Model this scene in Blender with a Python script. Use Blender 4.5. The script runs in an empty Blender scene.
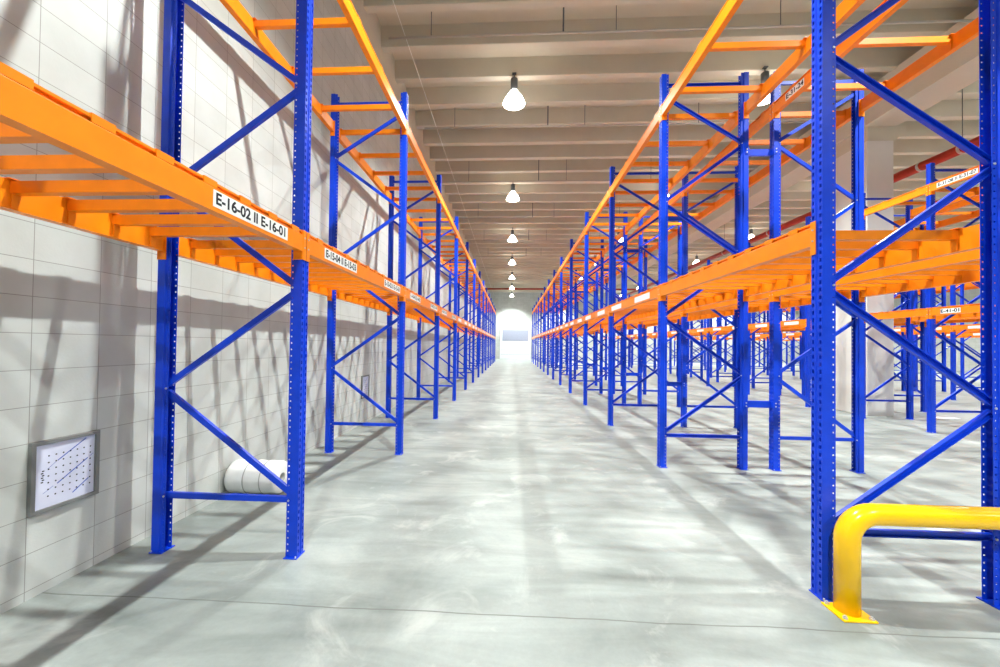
import bpy, bmesh, math, random
from mathutils import Vector, Matrix
random.seed(7)
PI = math.pi
SC = bpy.context.scene
COL = SC.collection

# ------------------------------------------------------------------ materials
def new_mat(name):
    m = bpy.data.materials.new(name); m.use_nodes = True
    nt = m.node_tree; nt.nodes.clear()
    out = nt.nodes.new('ShaderNodeOutputMaterial')
    b = nt.nodes.new('ShaderNodeBsdfPrincipled')
    nt.links.new(b.outputs[0], out.inputs[0])
    return m, nt, b

def N(nt, typ, **kw):
    n = nt.nodes.new(typ)
    for k, v in kw.items():
        if k in n.inputs.keys(): n.inputs[k].default_value = v
        else: setattr(n, k, v)
    return n

def ramp(nt, src, stops):
    r = nt.nodes.new('ShaderNodeValToRGB')
    el = r.color_ramp.elements
    while len(el) < len(stops): el.new(0.5)
    for e, (p, c) in zip(el, stops):
        e.position = p; e.color = (*c, 1) if len(c) == 3 else c
    nt.links.new(src, r.inputs[0])
    return r

def mix(nt, a, b, fac, mode='MIX'):
    m = nt.nodes.new('ShaderNodeMix'); m.data_type = 'RGBA'; m.blend_type = mode
    for sock, v in ((m.inputs[6], a), (m.inputs[7], b), (m.inputs[0], fac)):
        if hasattr(v, 'links') or hasattr(v, 'is_linked'): nt.links.new(v, sock)
        elif isinstance(v, (int, float)): sock.default_value = v
        else: sock.default_value = (*v, 1)
    return m.outputs[2]

def paint(name, col, rough=0.35, var=0.06, coat=0.0, metallic=0.0):
    """Painted / powder-coated surface with a faint large-scale wear."""
    m, nt, b = new_mat(name)
    tc = N(nt, 'ShaderNodeTexCoord')
    n = N(nt, 'ShaderNodeTexNoise', Scale=9.0, Detail=3.0)
    nt.links.new(tc.outputs['Object'], n.inputs['Vector'])
    lo = [c * (1 - var) for c in col]; hi = [min(1, c * (1 + var)) for c in col]
    r = ramp(nt, n.outputs[0], [(0.3, lo), (0.7, hi)])
    nt.links.new(r.outputs[0], b.inputs['Base Color'])
    b.inputs['Roughness'].default_value = rough
    b.inputs['Metallic'].default_value = metallic
    b.inputs['Coat Weight'].default_value = coat
    b.inputs['Specular IOR Level'].default_value = 0.35
    return m

def emit(name, col, strength):
    m = bpy.data.materials.new(name); m.use_nodes = True
    nt = m.node_tree; nt.nodes.clear()
    out = nt.nodes.new('ShaderNodeOutputMaterial'); e = nt.nodes.new('ShaderNodeEmission')
    e.inputs[0].default_value = (*col, 1); e.inputs[1].default_value = strength
    nt.links.new(e.outputs[0], out.inputs[0])
    return m

BLUE = paint('blue_powder_coat', (0.002, 0.050, 0.66), 0.36, 0.08)
ORANGE = paint('orange_powder_coat', (0.95, 0.245, 0.004), 0.36, 0.06)
YELLOW = paint('yellow_gloss_paint', (0.97, 0.55, 0.003), 0.22, 0.04, 0.3)
STEEL = paint('zinc_steel', (0.62, 0.63, 0.65), 0.35, 0.08, metallic=0.6)
DARKSTEEL = paint('dark_grey_metal', (0.10, 0.11, 0.12), 0.45, 0.1)
GREYFRAME = paint('grey_frame', (0.20, 0.205, 0.20), 0.45, 0.05)
PLATE = paint('white_label_plate', (0.86, 0.87, 0.85), 0.5, 0.02)
INK = paint('black_ink', (0.012, 0.012, 0.02), 0.6, 0.02)
PLANPAPER = paint('pale_plan_paper', (0.68, 0.70, 0.86), 0.4, 0.02)
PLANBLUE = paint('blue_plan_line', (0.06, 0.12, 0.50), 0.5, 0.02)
REDPIPE = paint('red_pipe_paint', (0.42, 0.035, 0.014), 0.4, 0.1)
WHITEPIPE = paint('grey_white_pipe', (0.50, 0.47, 0.42), 0.4, 0.05)
FOIL = paint('white_plastic_wrap', (0.88, 0.88, 0.87), 0.3, 0.03)
STRAP = paint('grey_strap', (0.45, 0.45, 0.44), 0.5, 0.05)
DOORWHITE = paint('white_door_panel', (0.80, 0.82, 0.84), 0.4, 0.02)
DOORGREY = paint('grey_door_panel', (0.36, 0.38, 0.48), 0.4, 0.03)
BULB = emit('lamp_glow', (1.0, 0.98, 0.92), 40.0)
DIFFUSER = emit('lamp_reflector_glow', (1.0, 0.96, 0.86), 14.0)

def concrete_floor():
    m, nt, b = new_mat('polished_concrete')
    tc = N(nt, 'ShaderNodeTexCoord'); P = tc.outputs['Object']
    big = N(nt, 'ShaderNodeTexNoise', Scale=0.9, Detail=6.0, Roughness=0.62, Distortion=0.5)
    mp = N(nt, 'ShaderNodeMapping'); mp.inputs['Scale'].default_value = (1, 1, 1)
    nt.links.new(P, mp.inputs[0]); nt.links.new(mp.outputs[0], big.inputs['Vector'])
    r1 = ramp(nt, big.outputs[0], [(0.28, (0.185, 0.208, 0.198)), (0.52, (0.295, 0.322, 0.308)), (0.78, (0.42, 0.44, 0.42))])
    # trowel / tyre streaks that run across the aisle
    st = N(nt, 'ShaderNodeTexNoise', Scale=1.0, Detail=4.0, Roughness=0.6, Distortion=0.8)
    mp2 = N(nt, 'ShaderNodeMapping'); mp2.inputs['Scale'].default_value = (0.7, 3.2, 1)
    nt.links.new(P, mp2.inputs[0]); nt.links.new(mp2.outputs[0], st.inputs['Vector'])
    r2 = ramp(nt, st.outputs[0], [(0.32, (0.66, 0.67, 0.66)), (0.62, (1, 1, 1))])
    c = mix(nt, r1.outputs[0], r2.outputs[0], 0.8, 'MULTIPLY')
    fine = N(nt, 'ShaderNodeTexNoise', Scale=38.0, Detail=5.0, Roughness=0.7)
    nt.links.new(P, fine.inputs['Vector'])
    r3 = ramp(nt, fine.outputs[0], [(0.3, (0.88, 0.88, 0.88)), (0.7, (1.0, 1.0, 1.0))])
    c = mix(nt, c, r3.outputs[0], 0.7, 'MULTIPLY')
    # pale dusty swirls
    du = N(nt, 'ShaderNodeTexNoise', Scale=1.7, Detail=6.0, Roughness=0.62, Distortion=0.9)
    nt.links.new(P, du.inputs['Vector'])
    r4 = ramp(nt, du.outputs[0], [(0.56, (0, 0, 0)), (0.80, (0.75, 0.75, 0.75))])
    c = mix(nt, c, (0.52, 0.52, 0.50), r4.outputs[0])
    # saw-cut joints : across every 5.6 m, along every 6.37 m
    sx = N(nt, 'ShaderNodeSeparateXYZ'); nt.links.new(P, sx.inputs[0])
    wob = N(nt, 'ShaderNodeTexNoise', Scale=1.5, Detail=4.0); nt.links.new(P, wob.inputs['Vector'])
    def joint(sock, period, phase, w):
        a = N(nt, 'ShaderNodeMath', operation='ADD'); nt.links.new(sock, a.inputs[0]); a.inputs[1].default_value = -phase + period * 20.5
        w2 = N(nt, 'ShaderNodeMath', operation='MULTIPLY_ADD'); nt.links.new(wob.outputs[0], w2.inputs[0]); w2.inputs[1].default_value = 0.05; nt.links.new(a.outputs[0], w2.inputs[2])
        mo = N(nt, 'ShaderNodeMath', operation='MODULO'); nt.links.new(w2.outputs[0], mo.inputs[0]); mo.inputs[1].default_value = period
        s = N(nt, 'ShaderNodeMath', operation='SUBTRACT'); nt.links.new(mo.outputs[0], s.inputs[0]); s.inputs[1].default_value = period / 2
        ab = N(nt, 'ShaderNodeMath', operation='ABSOLUTE'); nt.links.new(s.outputs[0], ab.inputs[0])
        l = N(nt, 'ShaderNodeMath', operation='LESS_THAN'); nt.links.new(ab.outputs[0], l.inputs[0]); l.inputs[1].default_value = w
        return l.outputs[0]
    j = joint(sx.outputs[1], 5.6, 2.40, 0.005)
    c = mix(nt, c, (0.13, 0.14, 0.13), j)
    nt.links.new(c, b.inputs['Base Color'])
    rr = ramp(nt, big.outputs[0], [(0.3, (0.40,) * 3), (0.7, (0.56,) * 3)])
    nt.links.new(rr.outputs[0], b.inputs['Roughness'])
    bp = N(nt, 'ShaderNodeBump', Strength=0.04, Distance=0.01)
    nt.links.new(fine.outputs[0], bp.inputs['Height']); nt.links.new(bp.outputs[0], b.inputs['Normal'])
    return m
FLOORM = concrete_floor()

def block_wall(name, axis):
    """White painted block wall, stack bond 0.41 x 0.24 m; axis = which object axis runs along the wall."""
    m, nt, b = new_mat(name)
    tc = N(nt, 'ShaderNodeTexCoord'); sx = N(nt, 'ShaderNodeSeparateXYZ'); nt.links.new(tc.outputs['Object'], sx.inputs[0])
    cb = N(nt, 'ShaderNodeCombineXYZ')
    def sh(sock, off):
        a = N(nt, 'ShaderNodeMath', operation='ADD'); nt.links.new(sock, a.inputs[0]); a.inputs[1].default_value = off
        return a.outputs[0]
    nt.links.new(sh(sx.outputs[axis], -2.277 + 0.40 * 100 - 0.003), cb.inputs[0]); nt.links.new(sh(sx.outputs[2], -0.056 + 0.2335 * 20 - 0.002), cb.inputs[1])
    def bricks(c1, c2, mo):
        br = N(nt, 'ShaderNodeTexBrick'); br.offset = 0.0; br.squash = 1.0
        br.inputs['Scale'].default_value = 1; br.inputs['Brick Width'].default_value = 0.40; br.inputs['Row Height'].default_value = 0.2335
        br.inputs['Mortar Size'].default_value = 0.0026; br.inputs['Mortar Smooth'].default_value = 0.2; br.inputs['Bias'].default_value = 0
        br.inputs['Color1'].default_value = (*c1, 1); br.inputs['Color2'].default_value = (*c2, 1); br.inputs['Mortar'].default_value = (*mo, 1)
        nt.links.new(cb.outputs[0], br.inputs['Vector']); return br
    br = bricks((0.545, 0.565, 0.55), (0.60, 0.62, 0.60), (0.30, 0.30, 0.28))
    n = N(nt, 'ShaderNodeTexNoise', Scale=1.3, Detail=5.0, Roughness=0.6); nt.links.new(tc.outputs['Object'], n.inputs['Vector'])
    r = ramp(nt, n.outputs[0], [(0.3, (0.84, 0.84, 0.82)), (0.65, (1, 1, 1))])
    nt.links.new(mix(nt, br.outputs[0], r.outputs[0], 1.0, 'MULTIPLY'), b.inputs['Base Color'])
    b.inputs['Roughness'].default_value = 0.6
    nf = N(nt, 'ShaderNodeTexNoise', Scale=60.0, Detail=4.0); nt.links.new(tc.outputs['Object'], nf.inputs['Vector'])
    inv = N(nt, 'ShaderNodeMath', operation='MULTIPLY_ADD'); nt.links.new(br.outputs['Fac'], inv.inputs[0]); inv.inputs[1].default_value = -1.0
    nt.links.new(nf.outputs[0], inv.inputs[2])
    bp = N(nt, 'ShaderNodeBump', Strength=0.15, Distance=0.006); nt.links.new(inv.outputs[0], bp.inputs['Height']); nt.links.new(bp.outputs[0], b.inputs['Normal'])
    return m
WALLY = block_wall('white_block_wall_y', 1)
WALLX = block_wall('white_block_wall_x', 0)

def plain_concrete(name, c0, c1, scale=0.8):
    m, nt, b = new_mat(name)
    tc = N(nt, 'ShaderNodeTexCoord')
    n = N(nt, 'ShaderNodeTexNoise', Scale=scale, Detail=6.0, Roughness=0.6); nt.links.new(tc.outputs['Object'], n.inputs['Vector'])
    r = ramp(nt, n.outputs[0], [(0.3, c0), (0.7, c1)]); nt.links.new(r.outputs[0], b.inputs['Base Color'])
    b.inputs['Roughness'].default_value = 0.7
    return m
CEILM = plain_concrete('tan_precast_concrete', (0.545, 0.51, 0.415), (0.62, 0.58, 0.475))
COLM = plain_concrete('pale_column_concrete', (0.66, 0.64, 0.60), (0.74, 0.72, 0.68))

# ------------------------------------------------------------------ mesh builder
class MB:
    def __init__(s): s.bm = bmesh.new(); s.mats = []
    def mi(s, m):
        if m not in s.mats: s.mats.append(m)
        return s.mats.index(m)
    def face(s, pts, m, smooth=False):
        f = s.bm.faces.new([s.bm.verts.new(p) for p in pts]); f.material_index = s.mi(m); f.smooth = smooth
    def hexa(s, c, m):
        """c: 8 corners, bottom ring 0-3 then top ring 4-7."""
        v = [s.bm.verts.new(p) for p in c]; i = s.mi(m)
        for q in ((3, 2, 1, 0), (4, 5, 6, 7), (0, 1, 5, 4), (1, 2, 6, 5), (2, 3, 7, 6), (3, 0, 4, 7)):
            s.bm.faces.new([v[k] for k in q]).material_index = i
    def box(s, x0, x1, y0, y1, z0, z1, m, bev=0.0):
        if bev <= 0:
            return s.hexa([(x0, y0, z0), (x1, y0, z0), (x1, y1, z0), (x0, y1, z0), (x0, y0, z1), (x1, y0, z1), (x1, y1, z1), (x0, y1, z1)], m)
        r = bmesh.ops.create_cube(s.bm, size=1, matrix=Matrix.Translation(((x0 + x1) / 2, (y0 + y1) / 2, (z0 + z1) / 2)) @ Matrix.Diagonal((x1 - x0, y1 - y0, z1 - z0, 1)))
        fs = set(f for v in r['verts'] for f in v.link_faces); es = list(set(e for f in fs for e in f.edges)); i = s.mi(m)
        for f in fs: f.material_index = i
        r = bmesh.ops.bevel(s.bm, geom=es, offset=bev, segments=2, profile=0.5, affect='EDGES')
        for f in r['faces']: f.material_index = i
    def prism(s, poly, y0, y1, m, fr=None):
        """extrude a polygon (a,b) from y0 to y1; fr maps (a, y, b) -> xyz."""
        fr = fr or (lambda a, y, b: (a, y, b)); i = s.mi(m)
        A = [s.bm.verts.new(fr(a, y0, b)) for a, b in poly]; B = [s.bm.verts.new(fr(a, y1, b)) for a, b in poly]
        n = len(poly)
        for k in range(n):
            s.bm.faces.new([A[k], A[(k + 1) % n], B[(k + 1) % n], B[k]]).material_index = i
        s.bm.faces.new(A[::-1]).material_index = i; s.bm.faces.new(B).material_index = i
    def tube(s, pts, r, m, seg=12, cap=True, smooth=True):
        pts = [Vector(p) for p in pts]; i = s.mi(m); rings = []
        d0 = (pts[1] - pts[0]).normalized()
        u = d0.orthogonal().normalized()
        for k, p in enumerate(pts):
            d = (pts[min(k + 1, len(pts) - 1)] - pts[max(k - 1, 0)]).normalized()
            u = (u - d * u.dot(d)).normalized(); w = d.cross(u)
            rk = r[k] if isinstance(r, (list, tuple)) else r
            rings.append([s.bm.verts.new(p + (u * math.cos(2 * PI * j / seg) + w * math.sin(2 * PI * j / seg)) * rk) for j in range(seg)])
        for a, b in zip(rings, rings[1:]):
            for j in range(seg):
                f = s.bm.faces.new([a[j], a[(j + 1) % seg], b[(j + 1) % seg], b[j]]); f.material_index = i; f.smooth = smooth
        if cap:
            s.bm.faces.new(rings[0][::-1]).material_index = i; s.bm.faces.new(rings[-1]).material_index = i
    def lathe(s, prof, m, seg=24, c=(0, 0, 0), smooth=True):
        i = s.mi(m); rings = []
        for r, z in prof:
            rings.append([s.bm.verts.new((c[0] + r * math.cos(2 * PI * j / seg), c[1] + r * math.sin(2 * PI * j / seg), c[2] + z)) for j in range(seg)])
        for a, b in zip(rings, rings[1:]):
            for j in range(seg):
                f = s.bm.faces.new([a[j], a[(j + 1) % seg], b[(j + 1) % seg], b[j]]); f.material_index = i; f.smooth = smooth
        return rings
    def mesh(s, name, recalc=True):
        if recalc: bmesh.ops.recalc_face_normals(s.bm, faces=s.bm.faces)
        me = bpy.data.meshes.new(name); s.bm.to_mesh(me); s.bm.free()
        for m in s.mats: me.materials.append(m)
        return me

def put(name, me, parent=None, loc=(0, 0, 0), rz=0.0):
    o = bpy.data.objects.new(name, me); COL.objects.link(o)
    o.location = loc; o.rotation_euler = (0, 0, rz)
    if parent: o.parent = parent
    return o
def tag(o, label, cat, group=None):
    o['label'] = label; o['category'] = cat
    if group: o['group'] = group
    return o
def thing(name, label, cat, loc=(0, 0, 0), rz=0.0, group=None):
    return tag(put(name, None, None, loc, rz), label, cat, group)
def struct(name, me, loc=(0, 0, 0)):
    o = put(name, me, None, loc); o['kind'] = 'structure'; return o

def text_mesh(body, size):
    cu = bpy.data.curves.new('lettering', 'FONT'); cu.body = body; cu.size = size; cu.align_x = 'CENTER'; cu.align_y = 'CENTER'; cu.offset = 0.0028
    o = bpy.data.objects.new('lettering', cu); COL.objects.link(o)
    dg = bpy.context.evaluated_depsgraph_get(); dg.update()
    me = bpy.data.meshes.new_from_object(o.evaluated_get(dg))
    bpy.data.objects.remove(o); bpy.data.curves.remove(cu)
    return me

# ------------------------------------------------------------------ the building
XL, XR, YB, YE = -3.04, 37.5, -9.0, 48.0
ZR, ZS = 8.2, 8.64
def plane_box(x0, x1, y0, y1, z0, z1, m):
    b = MB(); b.box(x0, x1, y0, y1, z0, z1, m); return b.mesh('m')
struct('floor', plane_box(XL - 0.3, XR + 0.3, YB - 0.3, YE + 0.3, -0.3, 0, FLOORM))
struct('wall_left', plane_box(XL - 0.3, XL, YB, YE, 0, ZS + 0.3, WALLY))
struct('wall_right', plane_box(XR, XR + 0.3, YB, YE, 0, ZS + 0.3, WALLY))
struct('wall_back', plane_box(XL - 0.3, XR + 0.3, YB - 0.3, YB, 0, ZS + 0.3, WALLX))
struct('wall_far', plane_box(XL - 0.3, XR + 0.3, YE, YE + 0.3, 0, ZS + 0.3, WALLX))
b = MB(); b.box(XL - 0.3, XR + 0.3, YB - 0.3, YE + 0.3, ZS, ZS + 0.3, CEILM)
for k in range(-16, 40):
    y = 8.245 + 0.085 + 1.0165 * k
    if y < YB + 0.2 or y > YE - 0.2: continue
    b.prism([(-0.09, ZR + 0.012), (-0.078, ZR), (0.078, ZR), (0.09, ZR + 0.012), (0.13, ZS + 0.01), (-0.13, ZS + 0.01)], XL, XR, CEILM, lambda a, t, z, y=y: (t, y + a, z))
struct('ceiling', b.mesh('ceiling'))
b = MB(); b.box(XL, XL + 0.10, YB, YE, 7.75, ZS, CEILM); struct('trim_1', b.mesh('wall_head_beam'))
# girder over the column and the column itself
b = MB()
b.box(8.84, 9.64, YB, YE, 7.3, ZR + 0.02, CEILM); struct('ceiling_beam', b.mesh('girder'))
b = MB(); b.box(8.92, 9.56, 10.12, 11.30, 0, 6.95, COLM, 0.015)
b.prism([(8.92, 6.93), (9.56, 6.93), (9.86, 7.14), (9.86, 7.3), (8.92, 7.3)], 10.12, 11.30, CEILM)
struct('column', b.mesh('column'))

# dock door in the far wall
d = struct('door_1', plane_box(-1.30, 2.30, YE - 0.05, YE, 0, 4.0, DOORWHITE))
b = MB(); b.box(-1.42, -1.28, YE - 0.09, YE, 0, 4.1, DOORWHITE); b.box(2.28, 2.42, YE - 0.09, YE, 0, 4.1, DOORWHITE); b.box(-1.42, 2.42, YE - 0.09, YE, 4.0, 4.12, DOORWHITE)
put('door_frame', b.mesh('door_frame'), d)
b = MB(); b.box(-1.12, 2.12, YE - 0.075, YE - 0.045, 2.25, 3.62, DOORGREY, 0.01); put('door_panel', b.mesh('door_panel'), d)
b = MB()
for z in (0.55, 1.10, 1.68): b.box(-1.28, 2.28, YE - 0.062, YE - 0.048, z, z + 0.03, DOORGREY)
put('door_rail', b.mesh('door_rail'), d)

# ------------------------------------------------------------------ rack parts (local: x towards the loading face, y along the aisle)
HD = 0.543            # half distance between post centres
TOPZ = 5.465
def post_mesh(holes=True):
    """open perforated section, 0.10 wide, 0.09 deep, loading face at +x (0.045)."""
    b = MB(); i = b.mi(BLUE)
    # profile (x, y, mark): mark on the segment that starts here
    half = [(-0.054, 0.033), (-0.045, 0.033), (-0.034, 0.033), (-0.024, 0.033), (-0.017, 0.046), (0.043, 0.046), (0.043, 0.039), (0.043, 0.022), (0.043, 0.015), (0.035, 0.009)]
    prof = [(x, y) for x, y in half] + [(x, -y) for x, y in reversed(half)]
    n = len(prof)
    punched = {1, 6, n - 2 - 1, n - 2 - 6}
    zs = [0.008]; rows = []
    if holes:
        z = 0.05
        while z < TOPZ - 0.05:
            zs += [z - 0.0055, z + 0.0055]; z += 0.05
    zs.append(TOPZ)
    V = [[b.bm.verts.new((x, y, z)) for x, y in prof] for z in zs]
    for r in range(len(zs) - 1):
        for k in range(n - 1):
            if holes and r % 2 == 1 and k in punched: continue
            b.bm.faces.new([V[r][k], V[r][k + 1], V[r + 1][k + 1], V[r + 1][k]]).material_index = i
    # slots on the loading face are taller than the round side holes: stretch those rows
    if holes:
        for r in range(1, len(zs) - 1):
            for k in (6, 7, n - 8, n - 7):
                V[r][k].co.z += (-0.008 if r % 2 == 1 else 0.008)
    bmesh.ops.recalc_face_normals(b.bm, faces=b.bm.faces)
    bmesh.ops.solidify(b.bm, geom=b.bm.faces[:], thickness=0.0028)
    return b.mesh('post')
def foot_into(b):
    b.box(-0.058, 0.048, -0.062, 0.062, 0, 0.008, BLUE, 0.002)
    for y in (-0.054, 0.054):
        b.lathe([(0.0, 0.02), (0.006, 0.02), (0.006, 0.008)], STEEL, 6, (0.036, y, 0), False)
def cbar_into(b, p, q, w=0.045, d=0.028, y=0.0, bolts=True):
    """C-section bracing bar from p=(x,z) to q=(x,z) in the frame's plane, bolt heads at its ends."""
    P, Q = Vector((p[0], 0, p[1])), Vector((q[0], 0, q[1])); u = (Q - P).normalized(); v = Vector((-u.z, 0, u.x))
    prof = [(-w / 2, -d / 2), (w / 2, -d / 2), (w / 2, d / 2), (w / 2 - 0.006, d / 2), (w / 2 - 0.006, -d / 2 + 0.006), (-w / 2 + 0.006, -d / 2 + 0.006), (-w / 2 + 0.006, d / 2), (-w / 2, d / 2)]
    L = (Q - P).length
    def fr(a, t, c):
        r = P + u * t + v * a; return (r.x, y + c, r.z)
    b.prism([(a, c) for a, c in prof], 0, L, BLUE, fr)
FZ = [0.435, 2.08, 3.68, 5.29]      # front nodes
RZ = [0.435, 1.28, 2.88, 4.48]     # rear nodes
FXB, RXB = HD - 0.026, -HD + 0.026
DIAG = [((FXB, 0.475), (RXB, 1.25)), ((RXB, 1.31), (FXB, 2.05)), ((FXB, 2.10), (RXB, 2.855)), ((RXB, 2.91), (FXB, 3.65)), ((FXB, 3.70), (RXB, 4.455)), ((RXB, 4.51), (FXB, 5.16))]
def bolt_into(b, x, z):
    for sgn in (-1, 1):
        b.tube([(x, sgn * 0.0325, z), (x, sgn * 0.039, z)], 0.008, STEEL, 6, smooth=False)
MESH = {}
MESH['post'] = post_mesh(True)
_b = MB(); foot_into(_b); MESH['foot'] = _b.mesh('foot_plate')
for k, (p, q) in enumerate(DIAG):
    _b = MB(); cbar_into(_b, p, q); MESH['diag%d' % k] = _b.mesh('diagonal_brace')
for k, z in enumerate((0.435, 5.325)):
    _b = MB(); cbar_into(_b, (RXB, z), (FXB, z)); MESH['hor%d' % k] = _b.mesh('horizontal_brace')
_b = MB()
for z in FZ: bolt_into(_b, HD - 0.039, z)
MESH['fbolt'] = _b.mesh('bolts')
_b = MB()
for z in RZ: bolt_into(_b, -HD + 0.039, z)
MESH['rbolt'] = _b.mesh('bolts')
def far_frame_mesh():
    b = MB()
    for sx in (1, -1):
        prof = [(-0.054, 0.033), (-0.024, 0.033), (-0.017, 0.046), (0.043, 0.046), (0.043, 0.017), (0.035, 0.010), (0.035, -0.010), (0.043, -0.017), (0.043, -0.046), (-0.017, -0.046), (-0.024, -0.033), (-0.054, -0.033), (-0.054, -0.029), (-0.022, -0.029), (-0.015, -0.042), (0.031, -0.042), (0.031, 0.042), (-0.015, 0.042), (-0.022, 0.029), (-0.054, 0.029)]
        b.prism(prof, 0.008, TOPZ, BLUE, lambda a, t, c, sx=sx: (sx * (HD + a), c, t))
        b.box(sx * HD - 0.06, sx * HD + 0.06, -0.065, 0.065, 0, 0.008, BLUE)
    for p, q in DIAG: cbar_into(b, p, q)
    for z in (0.435, 5.325): cbar_into(b, (RXB, z), (FXB, z))
    return b.mesh('upright_frame')
MESH['farframe'] = far_frame_mesh()
def frame(x, y, rz, label, group, detail=True):
    if not detail:
        return tag(put('upright_frame', MESH['farframe'], None, (x, y, 0), rz), label, 'rack frame', group)
    t = thing('upright_frame', label, 'rack frame', (x, y, 0), rz, group)
    for sx, bt in ((1, 'fbolt'), (-1, 'rbolt')):
        p = put('post', MESH['post'], t, (sx * HD, 0, 0), 0 if sx > 0 else PI)
        put('foot_plate', MESH['foot'], p)
        q = put('bolts', MESH[bt], p)
        q.location = (-HD, 0, 0) if sx > 0 else (-HD, 0, 0)
        if sx < 0: q.rotation_euler = (0, 0, PI)
    for k in range(len(DIAG)): put('diagonal_brace', MESH['diag%d' % k], t)
    for k in range(2): put('horizontal_brace', MESH['hor%d' % k], t)
    return t

# --- shelf levels: two stepped beams with hooked end connectors and cross bars
BT = 0.160           # beam height
XO = HD + 0.043      # loading face plane
def beam_into(b, half):
    """beam for the +x side; outer face just proud of the posts; z from 0 (bottom) to BT."""
    prof = [(XO + 0.003, 0), (XO + 0.003, 0.124), (XO + 0.001, 0.127), (XO - 0.020, 0.127), (XO - 0.020, 0.148), (XO - 0.003, 0.148), (XO - 0.003, BT), (XO - 0.05, BT), (XO - 0.05, 0)]
    b.prism(prof, -half, half, ORANGE)
    b.box(XO - 0.058, XO - 0.05, -half, half, 0, 0.012, ORANGE)   # inner bottom lip
def connector_into(b, half, sgn):
    """L-shaped hook plate: wraps half of the post's face and its side."""
    y0, y1 = sorted((sgn * (half - 0.001), sgn * (half + 0.0435)))
    b.box(XO + 0.0005, XO + 0.006, y0, y1, -0.065, BT + 0.004, ORANGE, 0.0015)
    y0, y1 = sorted((sgn * (half - 0.006), sgn * (half - 0.0005)))
    b.box(XO - 0.07, XO + 0.0005, y0, y1, -0.065, BT + 0.004, ORANGE)
    for z in (0.03, 0.105):
        b.tube([(XO + 0.005, sgn * (half + 0.022), z), (XO + 0.010, sgn * (half + 0.022), z)], 0.007, STEEL, 6, smooth=False)
def bar_into(b, y):
    xi = XO - 0.052
    b.box(-xi, xi, y - 0.025, y + 0.025, BT - 0.072, BT - 0.006, ORANGE)
    for s in (1, -1):
        x0, x1 = sorted((s * (xi - 0.008), s * (XO - 0.052)))
        b.box(x0, x1, y - 0.021, y + 0.021, 0.012, BT - 0.072, ORANGE)              # drop bracket on the inner face
        x0, x1 = sorted((s * (xi - 0.03), s * (XO + 0.002)))
        b.box(x0, x1, y - 0.045, y + 0.045, BT, BT + 0.005, ORANGE)                 # saddle over the top
        x0, x1 = sorted((s * (XO - 0.003), s * (XO + 0.002)))
        b.box(x0, x1, y - 0.045, y + 0.045, 0.129, BT, ORANGE)                      # hook down to the ledge
def plate_mesh(w, h, txt=None, size=0.088):
    key = ('plate', w, h, txt)
    if key in MESH: return MESH[key]
    b = MB(); b.box(0, 0.0015, -w / 2, w / 2, -h / 2, h / 2, PLATE)
    if txt:
        i = b.mi(INK); tm = text_mesh(txt, size)
        xs = [v.co.x for v in tm.vertices]; sw = (max(xs) - min(xs)); k = min(1.25, w * 0.93 / sw)
        vs = [b.bm.verts.new((0.0021, v.co.x * k, v.co.y)) for v in tm.vertices]
        for p in tm.polygons:
            try: b.bm.faces.new([vs[j] for j in p.vertices]).material_index = i
            except ValueError: pass
        bpy.data.meshes.remove(tm)
    MESH[key] = b.mesh('label_plate', recalc=False) if txt else b.mesh('label_plate')
    return MESH[key]
LOWBARS = [0.22 + 0.27 * k for k in range(10)]
TOPBARS = [0.20, 0.95, 1.65, 2.38]
def bar_mesh():
    if 'bar' not in MESH:
        b = MB(); bar_into(b, 0); MESH['bar'] = b.mesh('support_bar')
    return MESH['bar']
def beam_mesh(half):
    k = ('beam', round(half, 3))
    if k not in MESH:
        b = MB(); beam_into(b, half); MESH[k] = b.mesh('beam')
        for sgn in (1, -1):
            b = MB(); connector_into(b, half, sgn); MESH[k + (sgn,)] = b.mesh('end_connector')
    return k
LOWZ, UPZ = 2.36, 4.88
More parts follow.
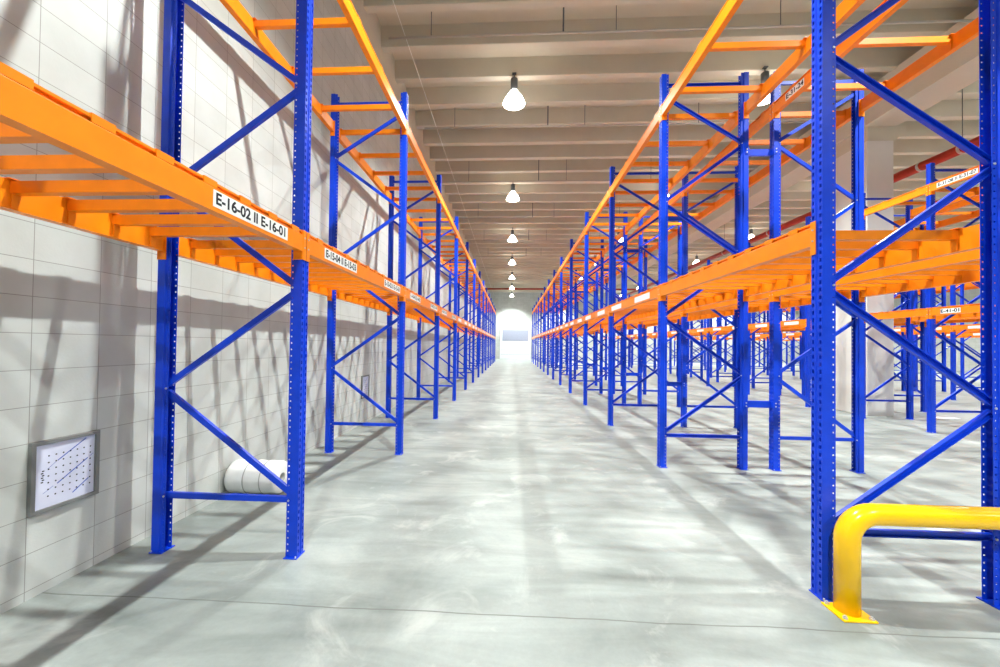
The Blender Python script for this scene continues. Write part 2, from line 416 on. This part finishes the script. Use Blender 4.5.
def shelf(x, ya, yb, rz, level, label, group, plates=(), detail=True):
    """level between the frames at ya and yb; plates: (side, y from ya, width, text)."""
    L = yb - ya; half = L / 2 - 0.048; z = LOWZ if level == 'lower' else UPZ
    offs = [o for o in (LOWBARS if level == 'lower' else TOPBARS) if o < L - 0.08]
    offs = [max(0.085, o) for o in offs]
    sg = 1 if abs(rz) < 0.1 else -1
    ys = [sg * (o - L / 2) for o in offs]
    if not detail:
        pl = tuple((s, round(sg * (yy - L / 2), 3), w) for s, yy, w, t in plates)
        k = ('far', level, round(L, 3), sg, pl)
        if k not in MESH:
            b = MB()
            beam_into(b, half); n0 = len(b.bm.verts)
            for sgn in (1, -1): connector_into(b, half, sgn)
            vs = list(b.bm.verts); fs = list(b.bm.faces)
            r = bmesh.ops.duplicate(b.bm, geom=vs + fs)
            for v in r['geom']:
                if isinstance(v, bmesh.types.BMVert): v.co.x = -v.co.x
            for y in ys: bar_into(b, y)
            for s, yy, w in pl: b.box(s * (XO + 0.0032) - (0.002 if s < 0 else 0), s * (XO + 0.0032) + (0.002 if s > 0 else 0), yy - w / 2, yy + w / 2, 0.022, 0.116, PLATE)
            MESH[k] = b.mesh('rack_level')
        return tag(put('rack_level', MESH[k], None, (x, (ya + yb) / 2, z), rz), label, 'rack shelf', group)
    t = thing('rack_level', label, 'rack shelf', (x, (ya + yb) / 2, z), rz, group)
    k = beam_mesh(half); beams = {}
    for s in (1, -1):
        bm_ = put('beam', MESH[k], t, (0, 0, 0), 0 if s > 0 else PI); beams[s] = bm_
        for sgn in (1, -1): put('end_connector', MESH[k + (sgn,)], bm_)
    for y in ys: put('support_bar', bar_mesh(), t, (0, y, 0))
    for s, yy, w, txt in plates:
        yl = sg * (yy - L / 2)
        o = put('label_plate', plate_mesh(w, 0.092, txt), beams[s], (XO + 0.0033, yl * s, 0.070))
        o['label'] = 'white label plate reading ' + txt if txt else 'blank white label plate'
    return t

ORD = ['zeroth', 'first', 'second', 'third', 'fourth', 'fifth', 'sixth', 'seventh', 'eighth', 'ninth', 'tenth', 'eleventh', 'twelfth', 'thirteenth', 'fourteenth', 'fifteenth', 'sixteenth', 'seventeenth']
G0 = [2.704 + 2.764 * k for k in range(14)]
ROWS = [
    # phrase, centre x, facing, frame ys, gaps (bay indices without beams), first frame counted as
    ('row along the block wall', -2.204, 0.0, [0.124] + [2.924 + 2.8 * k for k in range(14)], ()),
    ('first row across the aisle', 2.644, PI, G0, ()),
    ('second row across the aisle', 4.153, 0.0, G0, ()),
    ('third row, beside the concrete column', 9.04, PI, [5.476, 8.24, 9.77] + [11.47 + 2.8 * k for k in range(10)], (2,)),
    ('fourth row, behind the concrete column', 10.60, 0.0, G0[1:13], ()),
    ('fifth row across the aisle', 15.43, PI, G0[2:13], ()),
    ('sixth row across the aisle', 16.98, 0.0, G0[3:13], ()),
    ('seventh row across the aisle', 21.82, PI, G0[4:13], ()),
    ('eighth row across the aisle', 23.37, 0.0, G0[5:13], ()),
]
for ri, (ph, cx, rz, ys, gaps) in enumerate(ROWS):
    lim = 22.0 if ri < 3 else (20.0 if ri < 5 else 14.0)
    for k, y in enumerate(ys):
        n = k if ri == 0 else k + 1
        lab = ('blue perforated upright frame nearest the camera of the ' if n == 1 else 'blue perforated upright frame, %s from the camera, ' % ORD[n]) + ph
        if n == 0: lab = 'blue perforated upright frame level with the camera by the block wall'
        frame(cx, y, rz, lab, 'upright frames of the pallet racking', y < lim)
    for k in range(len(ys) - 1):
        if k in gaps: continue
        n = k + 1
        for lev in ('lower', 'upper'):
            pl = []
            if lev == 'lower':
                if ri == 0:
                    c = 16 - k
                    if k < 4: tx = ('E-%02d-04 II E-%02d-03' % (c, c), 'E-%02d-02 II E-%02d-01' % (c, c))
                    else: tx = (None, None)
                    pl = [(1, 0.64, 0.69, tx[0]), (1, 2.20, 0.69, tx[1])]
                elif ri == 1 and k > 0: pl = [(1, 0.72, 0.70, None), (1, 2.20, 0.70, None)]
                elif ri == 3 and k == 0: pl = [(1, 2.38, 0.34, 'E-41-01')]
                elif ri in (3, 5, 7): pl = [(1, 0.6, 0.6, None), (1, 2.0, 0.6, None)] if ys[k + 1] - ys[k] > 2 else []
            else:
                if ri == 2 and k == 0: pl = [(-1, 2.336, 0.32, 'E-31-24')]
                if ri == 3 and k == 0: pl = [(1, 2.27, 0.68, 'E-31-08 II E-31-07')]
            where = {1: 'first bay from the camera'}.get(n, '%s bay from the camera' % ORD[n])
            shelf(cx, ys[k], ys[k + 1], rz, lev, 'orange %s rack level, %s, %s' % (lev, where, ph), 'orange beam levels of the pallet racking', pl, ys[k] < lim - 1)

# row spacers that tie the two back-to-back rows together
b = MB()
b.box(-0.1675, 0.1675, -0.004, 0.004, -0.045, 0.045, BLUE, 0.0015)
for s in (-1, 1):
    x0, x1 = sorted((s * 0.1675, s * 0.213)); b.box(x0, x1, -0.053, -0.0485, -0.045, 0.045, BLUE)
    x0, x1 = sorted((s * 0.1615, s * 0.1675)); b.box(x0, x1, -0.053, 0.03, -0.045, 0.045, BLUE)
    for z in (-0.022, 0.022): b.tube([(s * 0.194, -0.053, z), (s * 0.194, -0.059, z)], 0.009, STEEL, 6, smooth=False)
b.box(-0.1675, 0.1675, -0.004, 0.03, 0.039, 0.045, BLUE); b.box(-0.1675, 0.1675, -0.004, 0.03, -0.045, -0.039, BLUE)
MESH['spacer'] = b.mesh('row_spacer')
for k, y in enumerate(G0[:10]):
    for z, w in ((0.888, 'low'), (4.367, 'high')):
        tag(put('row_spacer', MESH['spacer'], None, (3.3985, y, z)), 'short blue row spacer set %s behind the %s frame of first row across aisle' % (w, ORD[k + 1]), 'rack spacer', 'row spacers between back to back racks')

# ------------------------------------------------------------------ yellow guard rail at the rack end
t = thing('guard_rail', 'thick yellow bent tube guard rail bolted down before the end frame', 'guard rail', (2.13, 2.555, 0))
R = 0.066; zc = 0.617; rb = 0.16; x1 = 1.22
pts = [(0, 0, 0.01), (0, 0, zc - rb)]
pts += [(rb - rb * math.cos(a), 0, zc - rb + rb * math.sin(a)) for a in [PI / 2 * k / 10 for k in range(1, 11)]]
pts += [(x1 - rb, 0, zc)]
pts += [(x1 - rb + rb * math.sin(a), 0, zc - rb + rb * math.cos(a)) for a in [PI / 2 * k / 10 for k in range(1, 11)]]
pts += [(x1, 0, 0.01)]
b = MB(); b.tube(pts, R, YELLOW, 28); put('tube', b.mesh('tube'), t)
for x in (0, x1):
    b = MB(); b.box(x - 0.1, x + 0.1, -0.1, 0.076, 0, 0.012, YELLOW, 0.003)
    pl = put('base_plate', b.mesh('base_plate'), t)
    b = MB()
    for sx in (-1, 1):
        for sy in (-1, 1):
            b.lathe([(0.0, 0.03), (0.008, 0.03), (0.008, 0.022), (0.014, 0.022), (0.014, 0.012)], STEEL, 6, (x + sx * 0.078, -0.012 + sy * 0.068, 0), False)
    put('anchor_bolts', b.mesh('anchor_bolts'), pl)

# ------------------------------------------------------------------ framed plan on the wall
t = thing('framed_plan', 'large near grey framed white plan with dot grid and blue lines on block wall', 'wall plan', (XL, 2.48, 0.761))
fw, fh, fb = 0.405, 0.465, 0.025
b = MB()
for y0, y1, z0, z1 in ((-fw / 2, fw / 2, fh / 2 - fb, fh / 2), (-fw / 2, fw / 2, -fh / 2, -fh / 2 + fb), (-fw / 2, -fw / 2 + fb, -fh / 2 + fb, fh / 2 - fb), (fw / 2 - fb, fw / 2, -fh / 2 + fb, fh / 2 - fb)):
    b.box(0, 0.028, y0, y1, z0, z1, GREYFRAME, 0.002)
put('picture_frame', b.mesh('picture_frame'), t)
iw, ih = fw - 2 * fb, fh - 2 * fb
b = MB(); b.box(0, 0.012, -iw / 2, iw / 2, -ih / 2, ih / 2, PLANPAPER)
def uv(u, v): return (-iw / 2 + u * iw, -ih / 2 + v * ih)
for i in range(7):
    for j in range(7):
        y, z = uv(0.22 + 0.117 * i, 0.17 + 0.106 * j)
        b.tube([(0.0115, y, z), (0.0128, y, z)], 0.0052, INK, 8, smooth=False)
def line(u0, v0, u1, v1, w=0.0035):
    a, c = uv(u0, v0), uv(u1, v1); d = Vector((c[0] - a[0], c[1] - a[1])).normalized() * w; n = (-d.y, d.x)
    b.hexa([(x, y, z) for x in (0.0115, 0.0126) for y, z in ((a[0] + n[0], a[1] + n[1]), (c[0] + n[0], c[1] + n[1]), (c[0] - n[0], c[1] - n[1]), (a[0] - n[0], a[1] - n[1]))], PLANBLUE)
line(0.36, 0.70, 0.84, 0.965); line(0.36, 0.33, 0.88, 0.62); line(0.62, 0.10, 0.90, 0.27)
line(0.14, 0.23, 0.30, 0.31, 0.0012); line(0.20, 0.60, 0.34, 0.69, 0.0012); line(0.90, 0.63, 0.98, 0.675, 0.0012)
for k in range(6):
    y, z = uv(0.105 + 0.014 * (k % 2), 0.40 + 0.035 * k); b.box(0.0115, 0.0126, y, y + 0.013, z, z + 0.008, INK)
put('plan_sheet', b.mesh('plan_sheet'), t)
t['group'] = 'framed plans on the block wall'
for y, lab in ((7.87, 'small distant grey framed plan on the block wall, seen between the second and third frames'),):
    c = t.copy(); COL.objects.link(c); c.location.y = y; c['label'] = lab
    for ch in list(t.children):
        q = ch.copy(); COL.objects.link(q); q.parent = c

# ------------------------------------------------------------------ wrapped roll on the floor by the wall
t = thing('wrapped_roll', 'white wrapped roll lying on the floor against the block wall', 'roll', (-2.755, 4.10, 0.18))
b = MB(); Rr = 0.175
prof = [(0.05, -0.27), (Rr - 0.02, -0.27), (Rr - 0.006, -0.262), (Rr, -0.24)] + [(Rr + 0.003 * math.sin(k * 1.9), -0.24 + 0.48 * k / 14) for k in range(1, 14)] + [(Rr, 0.24), (Rr - 0.006, 0.262), (Rr - 0.02, 0.27), (0.05, 0.27)]
rings = b.lathe(prof, FOIL, 40)
put('wrapping', b.mesh('wrapping'), t).rotation_euler = (0, PI / 2, 0)
b = MB(); b.lathe([(0.052, -0.268), (0.052, 0.268), (0.044, 0.268), (0.044, -0.268), (0.052, -0.268)], STRAP, 24); put('core_tube', b.mesh('core_tube'), t).rotation_euler = (0, PI / 2, 0)
for x in (-0.06, 0.12):
    b = MB(); b.lathe([(Rr + 0.0035, x - 0.006), (Rr + 0.005, x - 0.004), (Rr + 0.005, x + 0.004), (Rr + 0.0035, x + 0.006)], STRAP, 40); put('strap', b.mesh('strap'), t).rotation_euler = (0, PI / 2, 0)
# paper scrap and dark wedge on the floor among the far racks
b = MB(); vs = [(-0.28, -0.10), (-0.05, -0.17), (0.30, -0.06), (0.26, 0.10), (0.0, 0.15), (-0.22, 0.08)]
b.prism(vs, 0.0, 0.006, FOIL, lambda a, t_, c: (a, c, t_ + 0.003 * abs(a)))
tag(put('paper_sheet', b.mesh('paper_sheet'), None, (10.69, 10.06, 0.0005)), 'white paper sheet lying flat on the floor among the far racks', 'paper')

# ------------------------------------------------------------------ ceiling services
def lamp_mesh():
    b = MB(); b.lathe([(0.0, 0.62), (0.055, 0.62), (0.085, 0.60), (0.085, 0.36), (0.06, 0.33), (0.0, 0.33)], DARKSTEEL, 20); MESH['housing'] = b.mesh('housing')
    b = MB(); b.tube([(0, 0, 0.62), (0, 0, 0.74)], 0.012, DARKSTEEL, 8); b.box(-0.05, 0.05, -0.05, 0.05, 0.72, 0.74, DARKSTEEL, 0.004); MESH['hanger'] = b.mesh('hanger')
    b = MB(); b.lathe([(0.06, 0.33), (0.085, 0.31), (0.14, 0.23), (0.21, 0.13), (0.262, 0.02), (0.268, 0.0), (0.262, 0.0), (0.255, 0.02), (0.203, 0.13), (0.133, 0.22), (0.08, 0.30)], DIFFUSER, 32); MESH['reflector'] = b.mesh('reflector')
    b = MB(); b.lathe([(0.0, 0.045), (0.035, 0.05), (0.062, 0.08), (0.07, 0.12), (0.06, 0.17), (0.035, 0.22), (0.02, 0.30), (0.0, 0.30)], BULB, 20); MESH['bulb'] = b.mesh('bulb')
lamp_mesh()
ZLAMP = 7.50
def lamp(x, y, label, power):
    t = thing('high_bay_lamp', label, 'ceiling lamp', (x, y, ZLAMP), 0, 'high bay lamps hung from the ceiling')
    put('housing', MESH['housing'], t); put('hanger', MESH['hanger'], t)
    r = put('reflector', MESH['reflector'], t); put('bulb', MESH['bulb'], t)
    key = ('spot', round(power))
    if key not in MESH:
        L = bpy.data.lights.new('lamp_light', 'SPOT'); L.energy = power; L.spot_size = math.radians(130); L.spot_blend = 0.75
        L.shadow_soft_size = 0.05; L.color = (0.94, 1.0, 0.965); MESH[key] = L
    o = bpy.data.objects.new('lamp_light', MESH[key]); COL.objects.link(o); o.parent = t; o.location = (0, 0, -0.02)
AISLES = [(0.0, 'main aisle'), (5.86, 'second aisle'), (12.9, 'third aisle'), (19.3, 'fourth aisle'), (25.7, 'fifth aisle'), (32.0, 'sixth aisle')]
PW = 2150.0
for ai, (x, nm) in enumerate(AISLES):
    for k in range(9):
        y = -2.97 + 6.1 * k
        if y < 0: lab = 'high bay lamp over the %s behind the camera' % nm
        else: lab = 'glowing high bay lamp over the %s, %s from the camera' % (nm, ORD[k])
        lamp(x, y, lab, PW * (1.0 if k < 8 else 1.3))  # last row of lamps added, with extra power, to brighten the far wall

def pipe(name, pts, r, m, label, cat, rods=(), rodtop=ZR, rodm=None, clamps=(), group=None):
    t = thing(name, label, cat, pts[0], 0, group); o = Vector(pts[0])
    b = MB(); b.tube([Vector(p) - o for p in pts], r, m, 14); put('pipe_run', b.mesh('pipe_run'), t)
    for p in rods:
        b = MB(); q = Vector(p) - o
        b.tube([q, (q.x, q.y, rodtop - o.z)], 0.016 if abs(p[0] - 0.94) < 0.01 else 0.008, rodm or DARKSTEEL, 8); b.lathe([(r + 0.002, -0.02), (r + 0.012, -0.02), (r + 0.012, 0.02), (r + 0.002, 0.02)], rodm or DARKSTEEL, 12, tuple(q)) if False else None
        put('hanger_rod', b.mesh('hanger_rod'), t)
    for p in clamps:
        q = Vector(p) - o; d = (Vector(pts[1]) - o).normalized(); b = MB(); b.tube([q - d * 0.03, q + d * 0.03], r + 0.012, WHITEPIPE, 14); put('clamp', b.mesh('clamp'), t)
    return t
for k, (y, z) in enumerate(((7.43, 7.75), (10.60, 7.75), (14.16, 7.75), (18.2, 7.75), (22.2, 7.75), (26.1, 7.75))):
    pipe('ceiling_pipe', [(-2.5, y, z - 0.02), (8.7, y, z - 0.02)], 0.022, WHITEPIPE, 'thin grey pipe crossing under the ceiling ribs, %s from the camera' % ORD[k + 1], 'pipe',
         [(-1.65, y, z), (0.94, y, z), (1.95, y, z), (5.0, y, z)], ZS - 0.005, group='thin pipes across the ceiling')
pipe('red_pipe', [(11.0, -6, 6.62), (11.0, 40, 6.62)], 0.12, REDPIPE, 'thick red pipe hung along the ceiling behind the concrete column', 'pipe',
     [(11.0, y, 6.62) for y in (3.0, 6.6, 9.95, 13.5, 17.0, 20.5)], ZR, None, [(11.0, y, 6.62) for y in (3.0, 6.6, 9.95, 10.9, 13.5, 17.0, 20.5)])
pipe('red_pipe', [(-2.9, 41.3, 7.75), (30, 41.3, 7.75)], 0.09, REDPIPE, 'red pipe crossing high over the far end of the aisle', 'pipe', [(x, 41.3, 7.75) for x in (-2.0, 4.0, 10, 16)], ZR)
b = MB(); b.tube([(-2.24, -8.9, 7.98), (-2.24, 10, 7.96), (-2.24, 47.9, 7.98)], 0.007, PLATE, 8)
tag(put('ceiling_cable', b.mesh('ceiling_cable')), 'thin pale cable strung lengthwise below the ceiling near block wall', 'cable')

# ------------------------------------------------------------------ world, camera, view
w = bpy.data.worlds.new('World'); SC.world = w; w.use_nodes = True
w.node_tree.nodes['Background'].inputs[0].default_value = (0.9, 0.95, 1, 1); w.node_tree.nodes['Background'].inputs[1].default_value = 0.05
f, yaw, pitch, roll, pcx, pcy = 384.0606, 0.0528, 0.0134, 0.0123, -9.0581, 6.7647
fw = Vector((-math.sin(yaw) * math.cos(pitch), math.cos(yaw) * math.cos(pitch), math.sin(pitch)))
r = Vector((math.cos(yaw), math.sin(yaw), 0)); u = r.cross(fw); c, s = math.cos(roll), math.sin(roll)
r, u = r * c + u * s, u * c - r * s
cam = bpy.data.cameras.new('camera'); co = bpy.data.objects.new('camera', cam); COL.objects.link(co)
M = Matrix((r, u, -fw)).transposed().to_4x4(); M.translation = (0, 0, 1.65); co.matrix_world = M
cam.sensor_fit = 'HORIZONTAL'; cam.sensor_width = 36; cam.lens = f * 36 / 1000; cam.clip_start = 0.05; cam.clip_end = 200
cam.shift_x = -pcx / 1000; cam.shift_y = pcy / 1000
SC.camera = co
vs = SC.view_settings; vs.view_transform = 'Standard'; vs.look = 'None'; vs.gamma = 1; vs.use_curve_mapping = False; vs.exposure = 0.0
SC.cycles.max_bounces = 8; SC.cycles.diffuse_bounces = 3; SC.cycles.sample_clamp_indirect = 8
